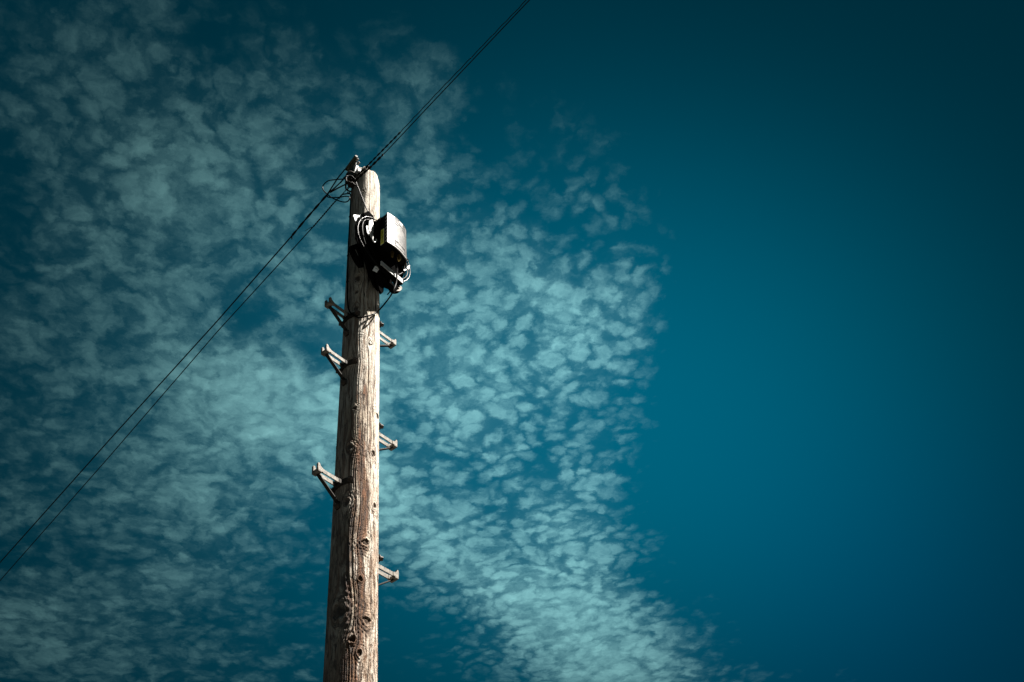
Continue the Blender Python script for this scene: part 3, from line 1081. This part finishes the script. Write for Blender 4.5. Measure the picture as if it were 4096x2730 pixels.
# shackle the wires are made off to
shk = empty('shackle', ANCH, 'dark shackle where the wires meet, left of the pole top', 'shackle')
bm = bmesh.new()
for (z, r, h) in ((6.765, 0.024, 0.02), (6.735, 0.030, 0.018), (6.705, 0.021, 0.02)):
    c0 = Bp(0.010, 0.104, z)
    add_prism(bm, [c0 + (TB * math.cos(a) + OB * math.sin(a)) * r - ZD * h / 2 for a in [k * math.pi / 8 for k in range(16)]], ZD * h)
bmesh.ops.bevel(bm, geom=[e for e in bm.edges], offset=0.002, segments=2, affect='EDGES')
finish('insulator', bm, M_DARKSTEEL, shk, smooth=40)
bm = bmesh.new()
add_tube(bm, catmull([Bp(0.035, 0.085, 6.79), Bp(0.035, 0.125, 6.79), Bp(0.020, 0.142, 6.765), Bp(0.020, 0.142, 6.70), Bp(0.035, 0.125, 6.68), Bp(0.035, 0.085, 6.68)], 6), 0.005, 8)
add_tube(bm, catmull([Bp(-0.02, 0.085, 6.79), Bp(-0.02, 0.118, 6.79), Bp(-0.01, 0.128, 6.765), Bp(-0.01, 0.128, 6.71), Bp(-0.02, 0.118, 6.68), Bp(-0.02, 0.085, 6.68)], 6), 0.005, 8)
finish('yoke', bm, M_DARKSTEEL, shk, smooth=50)
# coiled wire ends wound round it, on the lit side
bm = bmesh.new()
axis0 = Vector((-0.045, -0.118, 6.735))
hel = []
for k in range(150):
    a = k * 0.42
    q = k / 149
    c0 = axis0.lerp(Vector((0.020, -0.150, 6.765)), q)
    hel.append(c0 + Vector((0, 0, 1)) * 0.013 * math.sin(a) + Vector((0.5, 0.86, 0)) * 0.010 * math.cos(a) + Vector((random.gauss(0, .0012), random.gauss(0, .0012), random.gauss(0, .0012))))
add_tube(bm, hel, 0.0022, 6)
finish('wound_wire_end', bm, M_WIRE, shk, smooth=50)

# open ring screwed in below
rg = empty('ring_eye', (-0.079, -0.060, 6.665), 'small open steel ring sticking out of the pole edge below the wires', 'ring eye')
bm = bmesh.new()
cc = Vector((-0.0925, -0.052, 6.662))
e1 = Vector((-0.80, 0.60, 0)).normalized()
add_tube(bm, [cc + e1 * 0.017 * math.cos(a) + ZD * 0.027 * math.sin(a) for a in [math.radians(25 + 310 * k / 24) for k in range(25)]], 0.0032, 8)
finish('ring', bm, M_DARKSTEEL, rg, smooth=60)
bm = bmesh.new()
add_tube(bm, [Vector((-0.066, -0.040, 6.688)), Vector((-0.082, -0.058, 6.682))], 0.004, 8)
finish('shank', bm, M_DARKSTEEL, rg, smooth=60)

# ------------------------------------------------------------------ mounting frame behind the box
mf = empty('mounting_frame', L(0, 0.10, 5.95), 'black slotted mounting frame with side lugs, fixed to the pole behind the box', 'mounting frame')


def plate(name, uz, n0, th, material, parent, holes=(), smooth=30):
    """a flat plate in the (u,z) plane, with optional polygonal holes (bridged by triangulation)"""
    bm = bmesh.new()
    if not holes:
        add_prism(bm, [L(u, n0, z) for u, z in uz], ND * th)
    else:
        loops = []
        for poly in [uz] + list(holes):
            vs = [bm.verts.new(L(u, n0, z)) for u, z in poly]
            es = [bm.edges.new((vs[i], vs[(i + 1) % len(vs)])) for i in range(len(vs))]
            loops += es
        res = bmesh.ops.triangle_fill(bm, use_beauty=True, use_dissolve=False, edges=loops)
        fs = [f for f in bm.faces]
        ext = bmesh.ops.extrude_face_region(bm, geom=fs)
        bmesh.ops.translate(bm, verts=[v for v in ext['geom'] if isinstance(v, bmesh.types.BMVert)], vec=ND * th)
    return finish(name, bm, material, parent, smooth=smooth)


core = [(-0.125, 6.225), (-0.150, 6.15), (-0.135, 6.02), (-0.110, 5.90), (-0.075, 5.80), (-0.030, 5.745), (0.000, 5.735), (0.020, 5.79), (0.045, 5.87), (0.090, 5.95), (0.110, 6.05), (0.085, 6.18), (0.0, 6.235)]
plate('back_panel', core, 0.108, 0.012, M_BLACK, mf)
# upper lugs, sunlit paleness put into their colour
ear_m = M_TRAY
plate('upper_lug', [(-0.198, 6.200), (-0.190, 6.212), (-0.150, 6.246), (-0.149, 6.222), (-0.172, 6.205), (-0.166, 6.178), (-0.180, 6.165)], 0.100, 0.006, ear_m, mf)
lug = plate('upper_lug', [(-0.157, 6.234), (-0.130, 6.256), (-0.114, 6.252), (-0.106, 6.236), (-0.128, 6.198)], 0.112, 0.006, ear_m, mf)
for (u, n, z) in ((-0.168, 0.1065, 6.222), (-0.132, 0.1185, 6.238)):
    bm = bmesh.new()
    add_prism(bm, [L(u + 0.006 * math.cos(a), n, z + 0.0045 * math.sin(a)) for a in [k * math.pi / 6 for k in range(12)]], ND * 0.0008)
    finish('lug_hole', bm, M_INK, mf)
# left lower lug with its slot
plate('side_lug', [(-0.198, 5.937), (-0.187, 5.960), (-0.137, 6.027), (-0.095, 6.00), (-0.085, 5.88), (-0.115, 5.845), (-0.150, 5.862), (-0.186, 5.903)], 0.078, 0.010, M_BLACK, mf,
      holes=[[(-0.161, 5.960), (-0.140, 5.978), (-0.112, 5.938), (-0.134, 5.925)]])
# right lower foot with its slot, hooked toe
plate('foot', [(-0.030, 5.690), (-0.014, 5.676), (-0.002, 5.700), (0.001, 5.736), (0.010, 5.753), (0.046, 5.771), (0.059, 5.762), (0.078, 5.762), (0.100, 5.780), (0.122, 5.804), (0.139, 5.841), (0.139, 5.855), (0.122, 5.852), (0.128, 5.875), (0.151, 5.895), (0.160, 5.93), (0.05, 5.95), (-0.05, 5.90), (-0.05, 5.74)],
      0.140, 0.012, M_BLACK, mf, holes=[[(0.053, 5.851), (0.077, 5.867), (0.096, 5.844), (0.084, 5.820)]])
plate('toe_hook', [(0.092, 5.784), (0.119, 5.806), (0.137, 5.840), (0.134, 5.855), (0.118, 5.848), (0.122, 5.838), (0.106, 5.826), (0.116, 5.818), (0.100, 5.80)], 0.1535, 0.006, M_GALV, mf)
bm = bmesh.new()
add_tube(bm, [L(0.064, 0.146, 5.775), L(0.036, 0.146, 5.717)], 0.0032, 8)
finish('pin', bm, M_BLACK, mf)
# top clamp block with the stud
bm = bmesh.new()
add_prism(bm, [L(u, 0.122, z) for u, z in ((-0.162, 6.222), (-0.143, 6.249), (-0.116, 6.289), (-0.107, 6.280), (-0.082, 6.282), (-0.072, 6.255), (-0.09, 6.20), (-0.124, 6.205))], ND * 0.022)
bmesh.ops.bevel(bm, geom=[e for e in bm.edges], offset=0.002, segments=1, affect='EDGES')
finish('cable_clamp', bm, M_BLACK, mf)
# arm to the box
bm = bmesh.new()
add_prism(bm, [L(u, 0.122, z) for u, z in ((-0.100, 6.18), (-0.091, 6.201), (-0.056, 6.210), (0.070, 6.190), (0.075, 5.98), (-0.070, 5.96), (-0.110, 6.033))], ND * 0.088)
finish('spacer_arm', bm, M_BLACK, mf)
# toothed cable comb under the box
bm = bmesh.new()
for zc, n0, n1 in ((5.818, 0.196, 0.200), (5.846, 0.196, 0.200)):
    add_box(bm, L(0.010, 0.198, zc), UD * 0.084, ND * 0.003, ZD * 0.0018)
nt = 20
for i in range(nt + 1):
    u = -0.073 + 0.166 * i / nt
    add_box(bm, L(u, 0.1982, 5.832), UD * 0.0022, ND * 0.0028, ZD * 0.0125)
for i in range(6):
    u = 0.040 + 0.0095 * i
    add_box(bm, L(u, 0.186, 5.850), UD * 0.0015, ND * 0.0025, ZD * 0.012)
finish('cable_comb', bm, M_TRAY, mf, smooth=25)
bm = bmesh.new()
add_box(bm, L(0.016, 0.178, 5.833), UD * 0.070, ND * 0.010, ZD * 0.0135)
add_box(bm, L(0.012, 0.1850, 5.8150), UD * 0.0815, ND * 0.0125, ZD * 0.002)
finish('comb_back', bm, M_BLACK, mf, smooth=25)
# pale flaps seen through the lower right of the coil
plate('flap', [(0.165, 6.043), (0.190, 6.078), (0.180, 6.030), (0.163, 6.026)], 0.170, 0.003, M_TRAY, mf)
plate('flap', [(0.136, 5.990), (0.157, 6.016), (0.163, 6.012), (0.142, 5.985)], 0.168, 0.003, M_TRAY, mf)

# pale splice tray inside the coil
st_ = empty('splice_tray', L(-0.12, 0.165, 6.09), 'pale grey slotted tray standing inside the cable coil, left of the box', 'splice tray')
plate('tray_face', [(-0.140, 6.150), (-0.116, 6.186), (-0.108, 6.156), (-0.103, 6.135), (-0.106, 6.101), (-0.107, 6.052), (-0.116, 6.022), (-0.132, 6.054), (-0.144, 6.092)], 0.165, 0.006, M_TRAY, st_)
plate('tray_side', [(-0.162, 6.082), (-0.155, 6.096), (-0.147, 6.066), (-0.134, 6.03), (-0.142, 6.031), (-0.153, 6.036)], 0.166, 0.004, M_TRAY, st_)
for z in (6.117, 6.092, 6.067):
    bm = bmesh.new()
    add_box(bm, L(-0.120, 0.1716, z), UD * 0.0135, ND * 0.0008, ZD * 0.0022)
    finish('slot', bm, M_INK, st_)
bm = bmesh.new()
add_tube(bm, catmull([L(-0.141, 0.2, 5.985), L(-0.142, 0.2, 5.958), L(-0.130, 0.2, 5.950), L(-0.116, 0.2, 5.972), L(-0.114, 0.2, 5.99)], 6), 0.0035, 8)
finish('hook', bm, M_TRAY, st_)

# ------------------------------------------------------------------ cable coil
coil = empty('cable_coil', L(0, 0.14, 6.06), 'big round coil of spare black cable hung between the pole and the box', 'cable coil')
for i, (r, n, du, dz, rad) in enumerate(((0.203, 0.150, 0.004, 0.002, 0.0029), (0.195, 0.133, -0.004, 0.004, 0.0036), (0.187, 0.156, 0.003, -0.004, 0.0034), (0.178, 0.140, 0.0, 0.003, 0.0042),
                                         (0.199, 0.142, 0.0, 0.0, 0.0036), (0.166, 0.160, -0.004, 0.002, 0.0034), (0.154, 0.150, 0.005, -0.003, 0.0032), (0.172, 0.128, 0.0, 0.0, 0.0042), (0.186, 0.122, 0.0, 0.004, 0.0042))):
    bm = bmesh.new()
    ph = random.uniform(0, 6)
    pts = []
    for k in range(72):
        a = 2 * math.pi * k / 72
        rr = r + 0.003 * math.sin(2 * a + ph) + 0.002 * math.sin(5 * a + ph * 2)
        pts.append(L(du + rr * math.cos(a), n + 0.004 * math.sin(a * 3 + ph), 6.055 + dz + rr * math.sin(a)))
    add_tube(bm, pts, rad, 10, closed=True)
    finish('cable_turn', bm, M_GLOSS if i == 0 else (M_CABLE if i in (2, 6) else M_MATT), coil, smooth=60)
# ties round the bundle
for a in (200, 232, 262, 300, 20, 95, 150):
    bm = bmesh.new()
    a = math.radians(a)
    c0 = L(0.186 * math.cos(a), 0.141, 6.055 + 0.186 * math.sin(a))
    rad_ = UD * math.cos(a) + ZD * math.sin(a)
    add_tube(bm, [c0 + rad_ * 0.028 * math.cos(b) + ND * 0.026 * math.sin(b) for b in [k * math.pi / 8 for k in range(16)]], 0.0022, 6, closed=True)
    finish('cable_tie', bm, M_BLACK, coil)
# black drum wall that the turns lie against
bm = bmesh.new()
add_prism(bm, [L(0.188 * math.cos(2 * math.pi * k / 72), 0.116, 6.058 + 0.188 * math.sin(2 * math.pi * k / 72)) for k in range(72)], ND * 0.006)
finish('reel_flange', bm, M_BLACK, coil, smooth=50)
# white tag hanging on the coil
tg = empty('cable_tag', L(-0.053, 0.152, 5.868), 'small white card tag hanging from the bottom of the cable coil', 'tag')
bm = bmesh.new()
quad = [L(-0.090, 0.171, 5.813), L(-0.109, 0.171, 5.760), L(-0.076, 0.171, 5.773), L(-0.054, 0.171, 5.829)]
add_prism(bm, quad, ND * 0.0015)
finish('card', bm, M_WHITE, tg)
bm = bmesh.new()
e_a = (quad[3] - quad[0])
e_b = (quad[1] - quad[0])
for (s, t0, t1) in ((0.40, 0.22, 0.55), (0.42, 0.65, 0.85)):
    c0 = quad[0] + e_b * s + e_a * (t0 + t1) / 2 + ND * 0.0019
    add_box(bm, c0, e_a * (t1 - t0) / 2, e_b * 0.03, ND * 0.0003)
finish('print', bm, M_INK, tg)
bm = bmesh.new()
add_box(bm, (quad[0] + quad[3]) / 2 - e_b * 0.09 + ND * 0.0008, e_a * 0.42, e_b * 0.09, ND * 0.0015)
finish('holder', bm, M_BRACKET, tg)

# ------------------------------------------------------------------ the terminal box
bx_ = empty('terminal_box', L(0, 0.235, 5.945), 'grey and black telecom box with bowed front cover and yellow side label', 'junction box')
Z0, Z1 = 5.945, 6.203
# plan of the front: bearing of the face turns from left to right
prof = []
u, n = -0.091, 0.257
prof.append((u, n))
steps_ = 40
for k in range(steps_):
    f = (k + 0.5) / steps_
    if f < 0.74:
        phi = math.radians(-15 + 30 * f / 0.74)
    else:
        phi = math.radians(15 + 62 * ((f - 0.74) / 0.26) ** 1.1)
    ds = 0.198 / steps_
    u += ds * math.cos(phi)
    n -= ds * math.sin(phi)
    prof.append((u, n))
PU = [p[0] for p in prof]
PN = [p[1] for p in prof]


def pn(u):
    return float(np.interp(u, PU, PN))


# black body
bm = bmesh.new()
body = [(-0.089, 0.206)] + [(uu * 0.985 - 0.001, nn - 0.006) for uu, nn in prof] + [(PU[-1] - 0.006, 0.206)]
add_prism(bm, [L(uu, nn, Z0 + 0.004) for uu, nn in body], ZD * (Z1 - Z0 - 0.008))
bmesh.ops.bevel(bm, geom=[e for e in bm.edges if abs((e.verts[0].co - e.verts[1].co).z) < 1e-4], offset=0.004, segments=2, affect='EDGES')
finish('housing', bm, M_SHELL, bx_, smooth=35)


def strip(u0, u1, z0, z1, d0, d1, nseg=None, bm=None):
    """a piece of shell following the bowed front, from depth d0 to d1 outside it"""
    own = bm is None
    if own:
        bm = bmesh.new()
    nseg = nseg or max(1, int((u1 - u0) / 0.006))
    g = []
    for i in range(nseg + 1):
        uu = u0 + (u1 - u0) * i / nseg
        e = 0.002
        sl = (pn(uu + e) - pn(uu - e)) / (2 * e)
        nv = Vector((-sl, 1)).normalized()
        row = []
        for d in (d0, d1):
            for z in (z0, z1):
                row.append(bm.verts.new(L(uu + nv.x * d, pn(uu) + nv.y * d, z)))
        g.append(row)
    for i in range(nseg):
        a, b = g[i], g[i + 1]
        bm.faces.new([a[0], b[0], b[1], a[1]])
        bm.faces.new([a[2], a[3], b[3], b[2]])
        bm.faces.new([a[0], a[2], b[2], b[0]])
        bm.faces.new([a[1], b[1], b[3], a[3]])
    bm.faces.new([g[0][0], g[0][1], g[0][3], g[0][2]])
    bm.faces.new([g[-1][0], g[-1][2], g[-1][3], g[-1][1]])
    return bm


UA, UB, UC, UE = PU[0], -0.041, 0.0535, PU[-1] - 0.0005
ZM = 6.0745
for (u0, u1, z0, z1) in ((UA, UB - 0.0008, Z0, ZM - 0.0007), (UA, UB - 0.0008, ZM + 0.0007, Z1)):
    finish('cover_panel', strip(u0, u1, z0, z1, -0.004, 0.0), M_COVER, bx_, smooth=50)
for (u0, u1, z0, z1) in ((UC + 0.0008, UE, Z0, ZM - 0.0012), (UC + 0.0008, UE, ZM - 0.0002, Z1)):
    finish('end_panel', strip(u0, u1, z0, z1, -0.004, 0.0), M_ENDP, bx_, smooth=50)
finish('vent_panel', strip(UB, UC, Z0 + 0.004, Z1 - 0.004, -0.005, -0.001), M_PANEL, bx_, smooth=50)
finish('sill', strip(UB - 0.0003, UC + 0.0003, Z0 - 0.001, Z0 + 0.0035, -0.005, 0.001), M_COVER, bx_, smooth=50)
finish('head_rail', strip(UB - 0.0003, UC + 0.0003, Z1 - 0.0035, Z1 + 0.001, -0.005, 0.001), M_PANEL, bx_, smooth=50)
# louvre ribs
bm = bmesh.new()
for k in range(5):
    z = Z1 - 0.009 - k * 0.0058
    strip(UB + 0.001, UB + 0.026, z - 0.0013, z + 0.0013, -0.001, 0.0004, bm=bm)
    strip(UC - 0.024, UC - 0.001, z - 0.0013, z + 0.0013, -0.001, 0.0004, bm=bm)
strip(UB, UC, 6.166, 6.1685, -0.001, 0.0004, bm=bm)
strip(UB, UC, 5.996, 5.998, -0.001, 0.0004, bm=bm)
for k in range(3):
    strip(UB, UC, 5.952 + k * 0.0055, 5.954 + k * 0.0055, -0.001, 0.0004, bm=bm)
for k in range(4):
    z = 5.972 + k * 0.0055
    strip(UB + 0.001, UB + 0.009, z, z + 0.0022, -0.001, 0.0004, bm=bm)
    strip(UC - 0.009, UC - 0.001, z, z + 0.0022, -0.001, 0.0004, bm=bm)
strip(UC - 0.0025, UC + 0.0003, Z0 + 0.002, Z1 - 0.002, -0.002, 0.0006, bm=bm)
finish('louvres', bm, M_INK, bx_, smooth=30)
for (u0, u1, z0) in ((-0.0405, -0.012, 6.150), (0.024, 0.052, 6.150), (-0.0405, -0.012, 6.004), (0.024, 0.052, 6.004)):
    finish('slot', strip(u0, u1, z0, z0 + 0.006, -0.002, 0.0007), M_INK, bx_)
for (u0, z0) in ((-0.062, 6.140), (-0.062, 6.009), (0.0665, 6.140), (0.0665, 6.009)):
    finish('slot', strip(u0, u0 + 0.011, z0, z0 + 0.006, -0.002, 0.0009), M_INK, bx_)
# pin-holes of the perforated panel
bm = bmesh.new()
for i in range(7):
    for j in range(11):
        uu = UB + 0.007 + i * 0.0135
        z = 6.012 + j * 0.0137
        if z > 6.146 and (uu < -0.010 or uu > 0.022):
            continue
        strip(uu - 0.0012, uu + 0.0012, z - 0.0014, z + 0.0014, -0.002, -0.0004, nseg=1, bm=bm)
finish('perforations', bm, M_INK, bx_)
# latch in the V notch at the top
bm = bmesh.new()
poly = [(-0.010, Z1 - 0.004), (0.024, Z1 - 0.004), (0.020, Z1 - 0.020), (0.014, Z1 - 0.032), (0.006, Z1 - 0.033), (-0.005, Z1 - 0.016)]
add_prism(bm, [L(uu, pn(0.007) - 0.004, z) for uu, z in poly], ND * 0.0052)
lt = finish('latch', bm, M_INK, bx_)
bm = bmesh.new()
add_prism(bm, [L(0.008 + 0.003 * math.cos(a), pn(0.007) + 0.0014, Z1 - 0.019 + 0.004 * math.sin(a)) for a in [k * math.pi / 6 for k in range(12)]], ND * 0.001)
finish('keyhole', bm, M_TRAY, lt)
# clips down the left edge
for k in range(9):
    z = Z0 + 0.014 + k * 0.0285
    if k == 8:
        z = Z1 - 0.012
    bm = bmesh.new()
    pl_ = [(-0.0915, z - 0.007), (-0.0915, z + 0.004), (-0.0915, z + 0.0095)]
    A = [L(-0.0905, 0.257, z - 0.007), L(-0.0905, 0.257, z + 0.007), L(-0.0905, 0.247, z + 0.003), L(-0.0905, 0.243, z - 0.005)]
    add_prism(bm, A, UD * -0.003)
    bmesh.ops.bevel(bm, geom=[e for e in bm.edges], offset=0.001, segments=1, affect='EDGES')
    finish('cover_clip', bm, M_COVER, bx_, smooth=40)
# side label
bm = bmesh.new()
lab_c = L(-0.0897, 0.2205, 6.018)
add_box(bm, lab_c, ND * 0.0122, ZD * 0.064, UD * 0.0008)
lb = finish('warning_label', bm, M_WHITE, bx_)
lb['label'] = 'yellow label with a white edge and black characters'
bm = bmesh.new()
add_box(bm, lab_c - UD * 0.0009 - ND * 0.0004, ND * 0.0104, ZD * 0.0615, UD * 0.0004)
finish('yellow_field', bm, M_YELLOW, lb)


def text_mesh(body, size, xdir, ydir, pos, thick, material, parent, name):
    cu = bpy.data.curves.new('t', 'FONT')
    cu.body = body
    cu.size = size
    cu.extrude = thick
    cu.align_x = 'CENTER'
    cu.align_y = 'CENTER'
    cu.offset = size * 0.012
    to = bpy.data.objects.new('t', cu)
    COL.objects.link(to)
    dg = bpy.context.evaluated_depsgraph_get()
    me = bpy.data.meshes.new_from_object(to.evaluated_get(dg))
    bpy.data.objects.remove(to)
    x = Vector(xdir).normalized()
    y = Vector(ydir).normalized()
    zc = x.cross(y)
    mm = Matrix((x, y, zc)).transposed().to_4x4()
    mm.translation = Vector(pos)
    bm = bmesh.new()
    bm.from_mesh(me)
    bpy.data.meshes.remove(me)
    bmesh.ops.transform(bm, matrix=mm, verts=bm.verts)
    return finish(name, bm, material, parent)


text_mesh('DKG 083016', 0.0185, -ZD, ND * -1 if False else ND, lab_c - UD * 0.0014 - ND * 0.0004, 0.0003, M_INK, lb, 'label_lettering')
# brass glands and stubs under the box
for (uu, nn, r) in ((-0.020, 0.228, 0.0105), (0.022, 0.238, 0.0115), (0.004, 0.232, 0.007)):
    bm = bmesh.new()
    b0 = L(uu, nn, Z0 + 0.006)
    for (r1, z_a, z_b, sg) in ((r, 0, 0.016, 6), (r * 0.8, 0.016, 0.034, 16), (r * 0.55, 0.034, 0.044, 12)):
        add_prism(bm, [b0 - ZD * z_a + (UD * math.cos(t) + ND * math.sin(t)) * r1 for t in [2 * math.pi * k / sg for k in range(sg)]], -ZD * (z_b - z_a))
    finish('cable_gland', bm, M_BRASS if r > 0.01 else M_BLACK, bx_, smooth=30)

# remove helper keys
for o in bpy.data.objects:
    if '_org' in o:
        del o['_org']
